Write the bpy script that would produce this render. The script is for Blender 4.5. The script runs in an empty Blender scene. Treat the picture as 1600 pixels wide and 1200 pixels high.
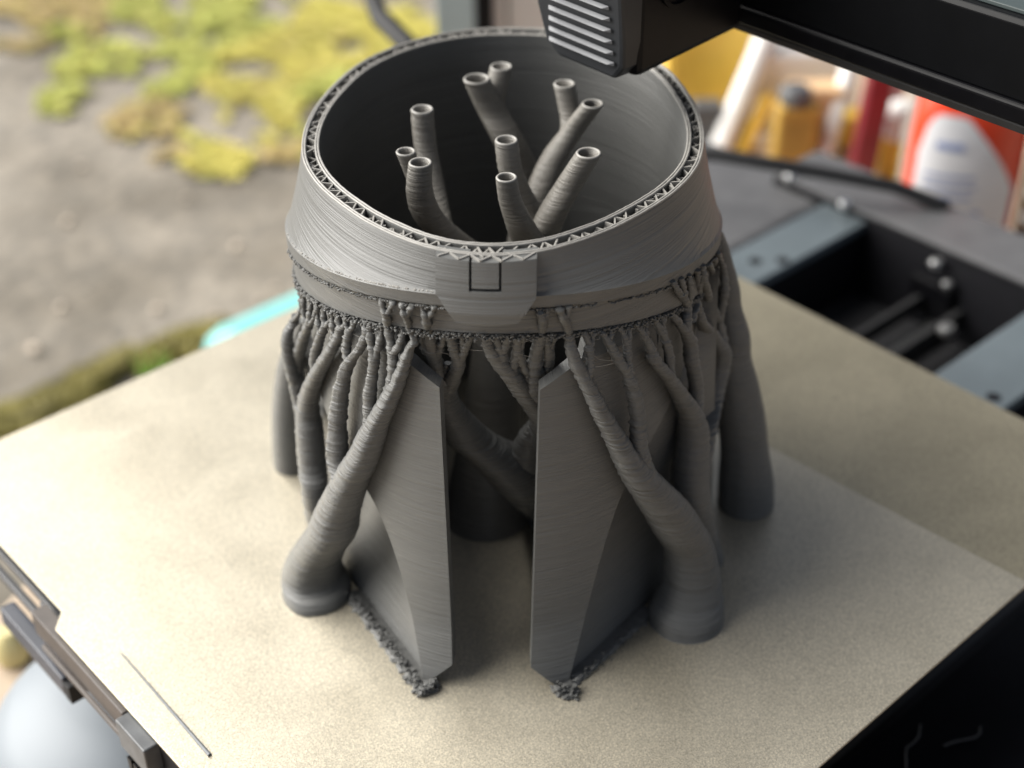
import bpy, math, random
from mathutils import Vector, Matrix, noise
# one Blender unit = one centimetre
random.seed(7)
sc = bpy.context.scene
sc.unit_settings.system = 'METRIC'
sc.unit_settings.scale_length = 0.01
COL = sc.collection
R = math.radians
# ------------------------------------------------------------------ camera
cd = bpy.data.cameras.new("camera"); cam = bpy.data.objects.new("camera", cd); COL.objects.link(cam); sc.camera = cam
RX = Vector((0.742240509975047, -0.6700871150326302, -0.007891997163508191))
RY = Vector((-0.39531230754580865, -0.42830842931612345, -0.8125761926610722))
RZ = Vector((0.541116627775187, 0.6062467712441877, -0.5828015507024737))
m = Matrix((RX, -RY, -RZ)).transposed().to_4x4()
m.translation = Vector((-9.111823745185038, -11.601190660105132, 25.93889123802581))
cam.matrix_world = m
cd.sensor_width = 36; cd.lens = 36*2265.0737/1600
cd.clip_start = 0.5; cd.clip_end = 2000
cd.dof.use_dof = True; cd.dof.focus_distance = 31.3; cd.dof.aperture_fstop = 0.088
# ------------------------------------------------------------------ light: overcast daylight from the open side on the left
w = bpy.data.worlds.new("World"); sc.world = w; w.use_nodes = True
nt = w.node_tree; bg = nt.nodes['Background']
SUN_EL, SUN_AZ = R(37), Vector((-.55, .835, 0)).normalized()
sky = nt.nodes.new('ShaderNodeTexSky'); sky.sky_type = 'NISHITA'; sky.sun_disc = False
sky.sun_elevation = SUN_EL; sky.sun_rotation = math.atan2(SUN_AZ.x, SUN_AZ.y)
sky.air_density = 0.6; sky.dust_density = 1.5; sky.ozone_density = 0.5
hs = nt.nodes.new('ShaderNodeHueSaturation'); hs.inputs['Saturation'].default_value = 0.45   # hazy overcast white
nt.links.new(sky.outputs[0], hs.inputs['Color']); nt.links.new(hs.outputs[0], bg.inputs[0]); bg.inputs[1].default_value = 0.06
sl = bpy.data.lights.new("sun", 'SUN'); sl.energy = 5.0; sl.angle = R(70); sl.color = (1.0, 0.97, 0.915)
so = bpy.data.objects.new("sun", sl); COL.objects.link(so); so.location = (-40, 80, 90)
d = Vector((SUN_AZ.x*math.cos(SUN_EL), SUN_AZ.y*math.cos(SUN_EL), math.sin(SUN_EL)))
so.rotation_euler = d.to_track_quat('Z', 'Y').to_euler()
sc.view_settings.view_transform = 'Standard'; sc.view_settings.look = 'None'
sc.view_settings.exposure = 0.93; sc.view_settings.gamma = 1
sc.cycles.max_bounces = 6; sc.cycles.caustics_reflective = False; sc.cycles.caustics_refractive = False

# ------------------------------------------------------------------ materials
def new_mat(name):
    mt = bpy.data.materials.new(name); mt.use_nodes = True
    return mt, mt.node_tree, mt.node_tree.nodes['Principled BSDF']
def nd(t, typ, **kw):
    n = t.nodes.new(typ)
    for k, v in kw.items(): setattr(n, k, v)
    return n
def ramp(t, src, p0, c0, p1, c1):
    r = nd(t, 'ShaderNodeValToRGB'); e = r.color_ramp.elements
    e[0].position, e[0].color = p0, (*c0, 1); e[1].position, e[1].color = p1, (*c1, 1)
    t.links.new(src, r.inputs[0]); return r
def coords(t, scale):
    tc = nd(t, 'ShaderNodeTexCoord'); mp = nd(t, 'ShaderNodeMapping'); mp.inputs['Scale'].default_value = scale
    t.links.new(tc.outputs['Object'], mp.inputs[0]); return mp.outputs[0]
def simple(name, c, rough=.5, var=.12, scale=3.0, bump=0.0, metal=0.0, spec=.5):
    mt, t, b = new_mat(name)
    n = nd(t, 'ShaderNodeTexNoise'); n.inputs['Scale'].default_value = scale; n.inputs['Detail'].default_value = 5
    t.links.new(coords(t, (1, 1, 1)), n.inputs[0])
    r = ramp(t, n.outputs[0], .3, [x*(1-var) for x in c], .7, [min(1, x*(1+var)) for x in c])
    t.links.new(r.outputs[0], b.inputs['Base Color'])
    b.inputs['Roughness'].default_value = rough; b.inputs['Metallic'].default_value = metal
    b.inputs['Specular IOR Level'].default_value = spec
    if bump:
        bp = nd(t, 'ShaderNodeBump'); bp.inputs['Strength'].default_value = bump; bp.inputs['Distance'].default_value = .05
        t.links.new(n.outputs[0], bp.inputs['Height']); t.links.new(bp.outputs[0], b.inputs['Normal'])
    return mt
def layered(name, c, strength, zscale=24.0, xy=.55):
    """printed plastic: horizontal layer lines of uneven height"""
    mt, t, b = new_mat(name)
    n1 = nd(t, 'ShaderNodeTexNoise'); n1.inputs['Scale'].default_value = 1; n1.inputs['Detail'].default_value = 3; n1.inputs['Roughness'].default_value = .6
    t.links.new(coords(t, (xy, xy, zscale)), n1.inputs[0])
    n2 = nd(t, 'ShaderNodeTexNoise'); n2.inputs['Scale'].default_value = 1; n2.inputs['Detail'].default_value = 2
    t.links.new(coords(t, (.08, .08, 7)), n2.inputs[0])
    n3 = nd(t, 'ShaderNodeTexNoise'); n3.inputs['Scale'].default_value = 30; n3.inputs['Detail'].default_value = 2
    t.links.new(coords(t, (1, 1, 1)), n3.inputs[0])
    mx = nd(t, 'ShaderNodeMath', operation='MULTIPLY_ADD'); mx.inputs[1].default_value = .45
    t.links.new(n2.outputs[0], mx.inputs[0]); t.links.new(n1.outputs[0], mx.inputs[2])
    my = nd(t, 'ShaderNodeMath', operation='MULTIPLY_ADD'); my.inputs[1].default_value = .12
    t.links.new(n3.outputs[0], my.inputs[0]); t.links.new(mx.outputs[0], my.inputs[2])
    bp = nd(t, 'ShaderNodeBump'); bp.inputs['Strength'].default_value = strength; bp.inputs['Distance'].default_value = .06
    t.links.new(my.outputs[0], bp.inputs['Height']); t.links.new(bp.outputs[0], b.inputs['Normal'])
    r = ramp(t, n1.outputs[0], .25, [x*.86 for x in c], .75, [x*1.12 for x in c])
    t.links.new(r.outputs[0], b.inputs['Base Color'])
    b.inputs['Roughness'].default_value = .42; b.inputs['Specular IOR Level'].default_value = .45
    return mt
GREY = (.121, .122, .118)
M_SHELL = layered('grey_filament_shell', GREY, .55)
M_BAND = layered('grey_filament_band', GREY, .6, 22.0, .10)
M_TREE = layered('grey_filament_support', GREY, 1.0, 22.0, .8)
M_TUBE = layered('grey_filament_thin_wall_lit', (.170, .160, .142), .8, 22.0, .8)  # same filament, light glowing through the thin walls put into its colour
M_EDGE = simple('grey_filament_lit_edge', (.28, .27, .25), .4, .1, 6)  # same filament, bright sheen of the top edges put into its colour

def plate_material(name, c0, c1):
    mt, t, b = new_mat(name)
    v = coords(t, (1, 1, 1))
    g = nd(t, 'ShaderNodeTexNoise'); g.inputs['Scale'].default_value = 25; g.inputs['Detail'].default_value = 3; g.inputs['Roughness'].default_value = .65
    t.links.new(v, g.inputs[0])
    s = nd(t, 'ShaderNodeTexNoise'); s.inputs['Scale'].default_value = .32; s.inputs['Detail'].default_value = 6; s.inputs['Distortion'].default_value = .8
    t.links.new(v, s.inputs[0])
    r = ramp(t, g.outputs[0], .30, c0, .74, c1)
    r2 = ramp(t, s.outputs[0], .34, (.92, .915, .90), .66, (1, 1, 1))
    mx = nd(t, 'ShaderNodeMix', data_type='RGBA', blend_type='MULTIPLY'); mx.inputs[0].default_value = 1
    t.links.new(r.outputs[0], mx.inputs[6]); t.links.new(r2.outputs[0], mx.inputs[7])
    vo = nd(t, 'ShaderNodeTexVoronoi'); vo.inputs['Scale'].default_value = 30; t.links.new(v, vo.inputs[0])
    r3 = ramp(t, vo.outputs['Color'], .1, (.74, .74, .74), .9, (1.18, 1.17, 1.15))
    m2 = nd(t, 'ShaderNodeMix', data_type='RGBA', blend_type='MULTIPLY'); m2.inputs[0].default_value = 1
    t.links.new(mx.outputs[2], m2.inputs[6]); t.links.new(r3.outputs[0], m2.inputs[7])
    t.links.new(m2.outputs[2], b.inputs['Base Color'])
    b.inputs['Metallic'].default_value = .65
    rr = ramp(t, s.outputs[0], .3, (.36,)*3, .7, (.46,)*3); t.links.new(rr.outputs[0], b.inputs['Roughness'])
    bp = nd(t, 'ShaderNodeBump'); bp.inputs['Strength'].default_value = .45; bp.inputs['Distance'].default_value = .014
    t.links.new(g.outputs[0], bp.inputs['Height']); t.links.new(bp.outputs[0], b.inputs['Normal'])
    return mt
M_PLATE = plate_material('textured_gold_sheet', (.43, .39, .305), (.79, .73, .60))
M_PLATE_BACK = plate_material('darker_olive_gold', (.33, .295, .21), (.58, .52, .385))
M_BLACK = simple('black_plastic', (.003, .003, .004), .38, .2, 2, .02, 0, .14)
M_MATTE = simple('matte_black', (.006, .006, .008), .6, .2, 3, .05, 0, .25)
M_BLACKM = simple('black_painted_metal', (.003, .0033, .004), .35, .15, 1.2, .02, 0, .14)
M_DARKG = simple('dark_grey_metal', (.10, .10, .103), .5, .12, 1.0, .02)
M_STRIP = simple('blue_grey_metal', (.15, .18, .195), .42, .08, .6, .01, .3)
M_SLAT = simple('grey_slat_plastic', (.17, .175, .185), .45, .06, 2)
M_STEEL = simple('bright_steel', (.6, .6, .6), .3, .05, 2, 0, .9)
M_TAUPE = simple('taupe_board_edge', (.085, .072, .064), .5, .15, 2, .02)
M_RUBBER = simple('black_rubber', (.014, .014, .015), .7, .2, 3)
M_LINE = simple('blue_grey_filament_line', (.13, .14, .15), .45, .15, 8, .05)
M_HAIR = simple('grey_filament_hair', (.06, .058, .055), .5, .1, 4)

# ------------------------------------------------------------------ mesh builders
class MB:
    def __init__(s): s.v, s.f = [], []
    def add(s, vs, fs):
        o = len(s.v); s.v += [tuple(x) for x in vs]; s.f += [tuple(i+o for i in f) for f in fs]
    def box(s, c, h, mat=None):
        vs = [Vector((x*h[0], y*h[1], z*h[2])) for x in (-1, 1) for y in (-1, 1) for z in (-1, 1)]
        if mat: vs = [mat @ q for q in vs]
        s.add([q+Vector(c) for q in vs], [(0,1,3,2),(4,6,7,5),(0,4,5,1),(2,3,7,6),(0,2,6,4),(1,5,7,3)])
    def bar(s, a, b, w, h, up=(0, 0, 1)):
        a, b = Vector(a), Vector(b); x = (b-a); L = x.length; x.normalize()
        y = Vector(up).cross(x).normalized(); z = x.cross(y)
        s.box((a+b)/2, (L/2, w/2, h/2), Matrix((x, y, z)).transposed())
    def grid(s, rows, close=False, loop=False):
        n = len(rows[0]); vs = [p for r in rows for p in r]; fs = []
        for i in range(len(rows)-1 + (1 if loop else 0)):
            k = (i+1) % len(rows)
            for j in range(n-1 + (1 if close else 0)):
                q = (j+1) % n
                fs.append((i*n+j, i*n+q, k*n+q, k*n+j))
        s.add(vs, fs)
    def fan(s, ring): s.add(ring, [tuple(range(len(ring)))])
    def tube(s, pts, r, n=10, caps=True):
        pts = [Vector(p) for p in pts]; rows = []; prev = None
        for i, p in enumerate(pts):
            tdir = (pts[min(i+1, len(pts)-1)]-pts[max(i-1, 0)]).normalized()
            if prev is None: prev = tdir.orthogonal().normalized()
            prev = (prev - tdir*prev.dot(tdir)).normalized(); q = tdir.cross(prev)
            rr = r[i] if isinstance(r, (list, tuple)) else r
            rows.append([p+(prev*math.cos(2*math.pi*j/n)+q*math.sin(2*math.pi*j/n))*rr for j in range(n)])
        s.grid(rows, close=True)
        if caps: s.fan(rows[0][::-1]); s.fan(rows[-1])
    def lathe(s, prof, c=(0, 0, 0), n=28, sx=1, sy=1):
        rows = [[Vector((c[0]+r*sx*math.cos(2*math.pi*j/n), c[1]+r*sy*math.sin(2*math.pi*j/n), c[2]+z)) for j in range(n)] for r, z in prof]
        s.grid(rows, close=True)
        s.fan(rows[0][::-1]); s.fan(rows[-1])
    def blob(s, c, r, sq=(1, 1, 1), n=6, jit=.25):
        c = Vector(c); rows = []
        for i in range(1, 4):
            a = math.pi*i/4
            rows.append([c+Vector((math.sin(a)*math.cos(2*math.pi*j/n)*sq[0], math.sin(a)*math.sin(2*math.pi*j/n)*sq[1], math.cos(a)*sq[2]))*r*(1+random.uniform(-jit, jit)) for j in range(n)])
        s.grid(rows, close=True); s.fan(rows[0][::-1]); s.fan(rows[-1])
    def build(s, name, mat, parent=None, bevel=0, smooth=False, loc=None, fix=True):
        me = bpy.data.meshes.new(name); me.from_pydata(s.v, [], s.f); me.update()
        if fix:
            import bmesh
            bm = bmesh.new(); bm.from_mesh(me); bmesh.ops.recalc_face_normals(bm, faces=bm.faces)
            bm.to_mesh(me); bm.free()
        me.materials.append(mat)
        o = bpy.data.objects.new(name, me); COL.objects.link(o)
        if parent: o.parent = parent
        if loc: o.location = loc
        if smooth == 'sharp':
            me.polygons.foreach_set('use_smooth', [True]*len(me.polygons)); me.set_sharp_from_angle(angle=R(28))
        elif smooth: me.polygons.foreach_set('use_smooth', [True]*len(me.polygons))
        if bevel:
            b = o.modifiers.new('bevel', 'BEVEL'); b.width = bevel; b.segments = 2; b.limit_method = 'ANGLE'; b.angle_limit = R(35)
        return o
def tag(o, label=None, cat=None, group=None, kind=None):
    for k, v in (('label', label), ('category', cat), ('group', group), ('kind', kind)):
        if v: o[k] = v
    return o
def empty(name, loc=(0, 0, 0), rz=0):
    o = bpy.data.objects.new(name, None); COL.objects.link(o); o.location = loc; o.rotation_euler.z = rz
    o.empty_display_size = .5
    return o

# ================================================================== THE SETTING
def ground():
    mt, t, b = new_mat('worn_asphalt')
    v = coords(t, (1, 1, 1))
    n = nd(t, 'ShaderNodeTexNoise'); n.inputs['Scale'].default_value = .09; n.inputs['Detail'].default_value = 7
    t.links.new(v, n.inputs[0])
    vo = nd(t, 'ShaderNodeTexVoronoi'); vo.inputs['Scale'].default_value = .8; t.links.new(v, vo.inputs[0])
    r = ramp(t, n.outputs[0], .32, (.13, .115, .09), .68, (.26, .235, .195))
    r2 = ramp(t, vo.outputs['Color'], .1, (.8, .8, .81), 1.0, (1.25, 1.22, 1.2))
    mx = nd(t, 'ShaderNodeMix', data_type='RGBA', blend_type='MULTIPLY'); mx.inputs[0].default_value = 1
    t.links.new(r.outputs[0], mx.inputs[6]); t.links.new(r2.outputs[0], mx.inputs[7])
    t.links.new(mx.outputs[2], b.inputs['Base Color']); b.inputs['Roughness'].default_value = .85
    bp = nd(t, 'ShaderNodeBump'); bp.inputs['Strength'].default_value = .3; bp.inputs['Distance'].default_value = .4
    t.links.new(vo.outputs['Distance'], bp.inputs['Height']); t.links.new(bp.outputs[0], b.inputs['Normal'])
    g = MB(); g.grid([[(x, y, -30) for y in (-600, 0, 200, 900)] for x in (-600, 0, 200, 900)])
    tag(g.build('asphalt_ground', mt), kind='structure')
ground()
# moss and fallen leaves: (px ellipses were read once, these are ground positions)
def scatter(name, label, mats, spots, n, size, flat, kind='stuff', cat=None, z=-29.6):
    mbs = [MB() for _ in mats]
    tot = sum(sp[2]*sp[3] for sp in spots)
    for x, y, rx, ry, k, ang in spots:
        for _ in range(int(n*rx*ry/tot)):
            a, q = random.uniform(0, 2*math.pi), math.sqrt(random.random())
            q *= 1+.35*noise.noise(Vector((math.cos(a)*2+x, math.sin(a)*2+y, 0)))
            dx, dy = math.cos(a)*rx*q, math.sin(a)*ry*q
            c, s_ = math.cos(ang), math.sin(ang)
            if noise.noise(Vector((x+dx, y+dy, 3))*.16) < -.12: continue
            p = Vector((x+dx*c-dy*s_, y+dx*s_+dy*c, z+(1-q*q)*flat*random.random()))
            s = size*random.uniform(.5, 1.5)
            ii = k if random.random() < .85 else random.randrange(len(mats))
            nrm = Vector((random.uniform(-.3, .3), random.uniform(-.3, .3), 1)).normalized()
            u = nrm.orthogonal().normalized(); v = nrm.cross(u)
            th = random.uniform(0, 6.28); u, v = u*math.cos(th)+v*math.sin(th), v*math.cos(th)-u*math.sin(th)
            mbs[ii].add([p-u*s, p-v*s*.5+nrm*s*.15, p+u*s, p+v*s*.5+nrm*s*.15], [(0, 1, 2, 3)])
    for mb, (nm, mt) in zip(mbs, mats):
        if mb.f: tag(mb.build(nm, mt, fix=False), label, cat, None, kind)
M_MOSSY = simple('yellow_moss', (.52, .46, .10), .8, .2, .12)
M_MOSSG = simple('green_moss', (.42, .44, .10), .8, .2, .12)
M_LEAFB = simple('ochre_litter', (.45, .34, .14), .7, .2, .2)
M_DARKMOSS = simple('olive_moss', (.17, .145, .03), .8, .3, .4)
MATS = [('yellow_moss', M_MOSSY), ('green_moss', M_MOSSG), ('leaf_litter', M_LEAFB)]
scatter('moss', None, MATS, [(62.2, 113.6, 5.9, 9.2, 1, -0.75), (60.1, 100.3, 5.8, 8.5, 0, -0.75), (52.5, 107.4, 4.9, 7.2, 1, -0.75), (69.2, 102.4, 5.7, 8.7, 0, -0.75), (52.1, 92.5, 5.1, 7.0, 0, -0.75), (47.4, 93.4, 3.9, 5.2, 2, -0.75), (60.3, 90.3, 4.7, 6.4, 1, -0.75), (75.2, 106.1, 5.3, 8.3, 0, -0.75), (48.1, 111.6, 4.3, 6.3, 1, -0.75), (54.6, 120.8, 5.9, 9.3, 1, -0.75), (51.1, 126.4, 6.0, 9.6, 2, -0.75), (46.3, 87.7, 3.0, 3.8, 0, -0.75), (50.4, 82.2, 3.2, 4.1, 2, -0.75), (49.9, 132.4, 5.4, 8.8, 2, -0.75), (73.9, 98.1, 3.8, 5.7, 0, -0.75), (45.4, 98.7, 2.9, 3.8, 2, -0.75), (67.5, 113.4, 4.0, 6.2, 1, -0.75), (50.6, 97.5, 3.5, 4.8, 0, -0.75), (42.3, 107.1, 2.4, 3.2, 1, -0.75), (53.2, 87.1, 2.5, 3.2, 0, -0.75)], 19000, .7, .12)
scatter('moss', None, [('olive_moss', M_DARKMOSS)], [(16.1, 64.4, 4.5, 1.8, 0, -0.1), (18.4, 64.5, 4.5, 1.8, 0, -0.1), (20.7, 64.6, 4.5, 1.8, 0, -0.1), (23.1, 64.8, 4.5, 1.8, 0, -0.1), (25.7, 65.0, 4.5, 1.8, 0, -0.1), (28.2, 65.0, 4.5, 1.8, 0, -0.1), (13.9, 64.4, 4.5, 1.8, 0, -0.1)], 4000, .8, .6)
peb = MB()
for x, y, r in [(25.2, 75.2, 0.3), (37.9, 67.0, 0.2), (24.9, 59.2, 0.35), (31.6, 86.2, 0.35), (30.2, 70.4, 0.35), (40.5, 83.1, 0.25), (36.1, 66.2, 0.2), (43.4, 86.1, 0.2), (37.1, 94.1, 0.3), (26.0, 66.3, 0.35), (26.4, 57.3, 0.35), (32.7, 66.7, 0.25), (21.3, 71.6, 0.4), (39.2, 73.9, 0.36)]: peb.blob((x, y, -29.7), r, (1, 1, .6))
tag(peb.build('pale_pebbles', simple('pale_pebble', (.62, .52, .42), .5, .2, .5), smooth=True), kind='stuff')
M_STONE = simple('grey_stone', (.40, .37, .33), .85, .2, .25, .4)
for (x, y, sx, sy, sz, lab) in []:
    st = MB(); st.lathe([(.55, 0), (.95, .25), (1, .55), (.86, .85), (.5, 1)], n=14)
    st.v = [tuple(Vector(q)*(1+.18*noise.noise(Vector(q)*1.7+Vector((x, y, 0))))) for q in st.v]
    o = st.build('stone', M_STONE, smooth=True, loc=(x, y, -30.3)); o.scale = (sx, sy, sz)
    tag(o, lab, 'stone')
# table the printer stands on: a slab whose long edge runs beside the open ground
tb = MB()
TP = [(-60, -90), (140, -90), (140, 96.5), (60, 58), (20, 36.4), (2, 28), (-60, -1)]
tb.add([(x, y, -10) for x, y in TP]+[(x, y, -13) for x, y in TP], [tuple(range(7)), tuple(range(13, 6, -1))]+[(i, (i+1) % 7, 7+(i+1) % 7, 7+i) for i in range(7)])
tag(tb.build('table', simple('worn_beige_wood', (.42, .33, .24), .6, .2, .5, .05), bevel=.2), 'beige wooden tabletop under the printer, seen at the lower left', 'table')

# ================================================================== PRINTER
# frame: black base, back crossbar, two blue-grey rails, belt between them
fr = empty('printer_frame', (30, 12, -10)); tag(fr, 'black printer frame with two blue grey rails behind the gold plate', 'printer frame')
def part(mb, name, mat, parent, **kw):
    o = mb.build(name, mat, parent, **kw)
    o.matrix_parent_inverse = Matrix.Translation(-Vector(parent.location))
    return o
q = MB(); q.box((22, 12.5, -8.2), (16, 10.5, 1.75)); part(q, 'base_pan', simple('charcoal_pan', (.03, .03, .032), .4, .2, .4), fr, bevel=.2)
q = MB(); q.box((24, -2.6, -7.4), (22, 4.5, 2.55)); part(q, 'base_cover', M_BLACK, fr, bevel=.4)
q = MB(); q.box((37.3, 9, -4.75), (1.42, 13, 1.98)); part(q, 'crossbar', M_MATTE, fr)
q = MB(); q.box((37.3, 9, -2.66), (1.5, 13, .1)); part(q, 'crossbar_top', M_DARKG, fr, bevel=.05)
q = MB(); q.box((31.5, 24.3, -4.75), (5.6, 4.8, 1.6)); part(q, 'side_cover', M_DARKG, fr, bevel=.3)
for y0, y1, x1 in ((17.15, 19.3, 36.3), (6.35, 9.1, 35.8)):
    q = MB(); q.box(((16+x1)/2, (y0+y1)/2, -3.25), ((x1-16)/2, (y1-y0)/2, .22)); rail = part(q, 'rail', M_STRIP, fr, bevel=.06)
    q = MB(); q.box(((16+x1)/2, (y0+y1)/2, -4.95), ((x1-16)/2, (y1-y0)/2-.15, 1.45)); part(q, 'rail_wall', M_MATTE, fr)
    for xx, yy in (((28.4, 8.0), (29.2, 6.95)) if y0 < 10 else ((30.2, 18.2), (31.0, 17.5))):
        h = MB(); h.lathe([(.26, 0), (.26, .012), (.12, .013)], (xx, yy, -3.03), 14); h.v = [tuple(Vector(p)) for p in h.v]
        h.build('rail_screw', M_MATTE, rail)
for dy in (0, 1.75):
    q = MB(); q.box((29, 12.3+dy, -5.3), (7.2, .12, .35)); part(q, 'belt', M_RUBBER, fr)
q = MB(); q.box((29, 13.1, -6.2), (7, .5, .15)); part(q, 'belt_channel', simple('grey_channel_metal', (.12, .12, .12), .4, .1, 1, 0, .3), fr)
q = MB(); q.box((36.0, 13.6, -4.6), (.5, 1.0, .5)); part(q, 'tensioner', M_BLACK, fr, bevel=.15)
for x, y, z, r in ((35.75, 18.2, -2.6, .3), (35.6, 13.6, -3.3, .3), (35.5, 12.9, -3.9, .22), (34.3, 11.9, -5.0, .38), (36.0, 21.2, -2.6, .33)):
    q = MB(); q.blob((x, y, z), r, (1, 1, .7), 12, 0); part(q, 'screw', M_STEEL, fr, smooth=True)
cab = MB()
cab.tube([(31.2, 24.5, -1.0), (32.2, 22.2, -.6), (34, 20.2, -1.0), (35.4, 18.6, -1.3), (37, 16.8, -1.7), (38.4, 15.2, -2.5)], .3, 8)
tag(cab.build('cable', M_RUBBER, smooth=True), 'thin black cable lying behind the rear corner of the left rail', 'cable')
cab = MB()
cab.tube([(27.8, 39.5, 6.5), (26.6, 37.6, 4.0), (25.7, 35.5, 3.1), (25.0, 32.8, 2.9), (24.9, 30.5, 1.5), (25.4, 28.5, -2), (26, 27, -3.3)], .42, 10)
tag(cab.build('cable', M_RUBBER, smooth=True), 'thick black cable curving down at the top behind the grey print', 'cable')

# bed: heated slab, carriage and brackets below the sheet
bed = empty('heated_bed', (12.5, 12, -1)); tag(bed, 'dark heated bed with slotted arms showing below the left edge of the gold sheet', 'heated bed')
q = MB(); q.box((12.6, 11.8, -.40), (12.3, 11.6, .2)); part(q, 'heater_slab', M_MATTE, bed, bevel=.04)
q = MB(); q.box((12.6, 11.8, -2.2), (9, 7, .3)); part(q, 'carriage', M_BLACKM, bed, bevel=.05)
q = MB(); q.box((20, 13, -3.0), (4, 2, .5)); part(q, 'wheel_block', M_BLACKM, bed, bevel=.05)
q = MB()
q.box((.10, 20.4, -.45), (.16, 4.4, .10)); q.box((-.14, 20.4, -1.05), (.10, 4.4, .12)); q.box((.06, 16.55, -.75), (.16, .5, .22)); q.box((.30, 20.4, -.85), (.08, 4.4, .35))
part(q, 'slotted_bar', simple('dark_bar_metal', (.055, .056, .06), .4, .1, 1, .02), bed, bevel=.04)
q = MB(); q.box((.16, 20.0, -.78), (.05, 3.2, .2)); part(q, 'slot', M_MATTE, bed)
q = MB(); q.box((-.42, 16.95, -1.7), (.22, 1.75, .14)); q.box((-.58, 16.95, -2.0), (.07, 1.75, .2))
part(q, 'clip_arm', simple('slate_clip', (.05, .055, .07), .4, .1, 1), bed, bevel=.05)
q = MB(); q.box((-.40, 15.05, -1.95), (.24, .16, .3)); part(q, 'clip_tip', M_RUBBER, bed, bevel=.03)
q = MB(); q.box((-.32, 14.2, -.55), (.22, 2.3, .38)); q.box((-.6, 13.9, -1.0), (.06, 2.1, .08)); part(q, 'bed_edge', M_TAUPE, bed, bevel=.03)
q = MB(); q.box((-.42, 11.2, -.62), (.34, .66, .46)); blk = part(q, 'corner_block', simple('worn_grey_metal', (.10, .105, .11), .4, .25, 2, .03), bed, bevel=.04)
q = MB()
for i in range(9): q.box((-.74, 9.2+i*.28, -1.45), (.06, .09, .3))
part(q, 'knurl', M_BLACKM, bed)
q = MB(); q.box((-.12, 5.6, -.8), (.26, 4.9, .6)); part(q, 'bed_bracket', M_MATTE, bed)

# build sheet with its grip tab
def slab(po, z0, z1):
    q = MB(); n = len(po)
    q.add([(x, y, z0) for x, y in po]+[(x, y, z1) for x, y in po], [tuple(range(n-1, -1, -1)), tuple(range(n, 2*n))]+[(i, (i+1) % n, n+(i+1) % n, n+i) for i in range(n)])
    return q
pt = empty('build_plate', (0, 0, 0)); tag(pt, 'gold textured print sheet with darker olive rear strip carrying the grey print', 'print bed')
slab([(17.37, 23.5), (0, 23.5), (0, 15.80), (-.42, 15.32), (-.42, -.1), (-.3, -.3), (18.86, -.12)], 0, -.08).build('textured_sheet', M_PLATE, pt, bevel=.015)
slab([(24.8, 23.5), (.25, 23.5), (.25, 0), (24.8, 0), (25, .2), (25, 23.3)], -.085, -.15).build('lower_slab', M_PLATE_BACK, pt, bevel=.015)  # slab just below in a darker olive tone, bare past the oblique rear edge
ln = MB(); ln.tube([(.37+(-.12)*t, 13.44-4.15*t, .025) for t in [i/20 for i in range(21)]], [.02+.035*(i/20) for i in range(21)], 6)
o = ln.build('filament_line', M_LINE, smooth=True); tag(o, 'straight thin grey filament line stuck near the left edge of the gold sheet', 'filament')
def hair(pts, lab, r=.028):
    q = MB(); q.tube(pts, r, 5); tag(q.build('filament_hair', M_HAIR, smooth=True), lab, 'filament', 'loose filament hairs on the black base')
hair([[16.93, 0.95, -4.8], [16.57, 0.74, -4.8], [16.28, 0.7, -4.8], [15.99, 0.73, -4.8], [15.75, 0.59, -4.8], [15.5, 0.39, -4.8], [15.11, 0.17, -4.8]], 'wavy grey filament hair with one bend hanging near the gold sheet edge')
hair([[16.78, 0.09, -4.8], [17.09, -0.01, -4.8], [17.33, -0.14, -4.8], [17.61, -0.3, -4.8], [17.86, -0.32, -4.8], [18.08, -0.19, -4.8]], 'grey filament hair hooked at its right end')


# gantry beam
gb = empty('gantry_beam', (19.5, 0, 12)); tag(gb, 'black horizontal gantry beam crossing the upper right of the picture', 'gantry')
def extr_y(prof, y0, y1):
    q = MB(); k = len(prof)
    q.add([(x, y0, z) for x, z in prof]+[(x, y1, z) for x, z in prof], [tuple(range(k)), tuple(range(2*k-1, k-1, -1))]+[(i, (i+1) % k, k+(i+1) % k, k+i) for i in range(k)])
    return q
q = extr_y([(18.0, 12.75), (18.0, 14.35), (18.1, 14.45), (21, 14.45), (21, 12.75)], -22, 33); part(q, 'beam', M_BLACKM, gb, bevel=.03)
q = extr_y([(17.9, 12.28), (17.86, 12.68), (17.93, 12.745), (21, 12.745), (21, 12.28)], -22, 33); part(q, 'lower_lip', M_BLACK, gb, bevel=.05)
q = extr_y([(18.1, 12.0), (18.02, 12.2), (18.1, 12.275), (20.5, 12.275), (20.5, 12.0)], -22, 33); part(q, 'belt_guide', M_RUBBER, gb, bevel=.03)
q = extr_y([(18.3, 14.453), (18.3, 14.55), (20.8, 14.55), (20.8, 14.453)], -22, 7.6); part(q, 'top_plate', simple('green_grey_panel', (.05, .065, .065), .45, .1, 1), gb, bevel=.02)

# print head
ph = empty('print_head', (15.7, 11.3, 12)); tag(ph, 'black print head with grey louvred fan cover hanging over the print', 'print head')
q = MB(); q.add([(14.1, 9.95, 12.0), (17.8, 9.95, 12.25), (17.8, 9.95, 17.5), (14.1, 9.95, 17.5), (14.1, 12.2, 12.0), (17.8, 12.2, 12.25), (17.8, 12.2, 17.5), (14.1, 12.2, 17.5)],
                [(0, 1, 2, 3), (7, 6, 5, 4), (0, 4, 5, 1), (1, 5, 6, 2), (2, 6, 7, 3), (3, 7, 4, 0)])
part(q, 'housing', M_BLACK, ph, bevel=.18)
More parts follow.
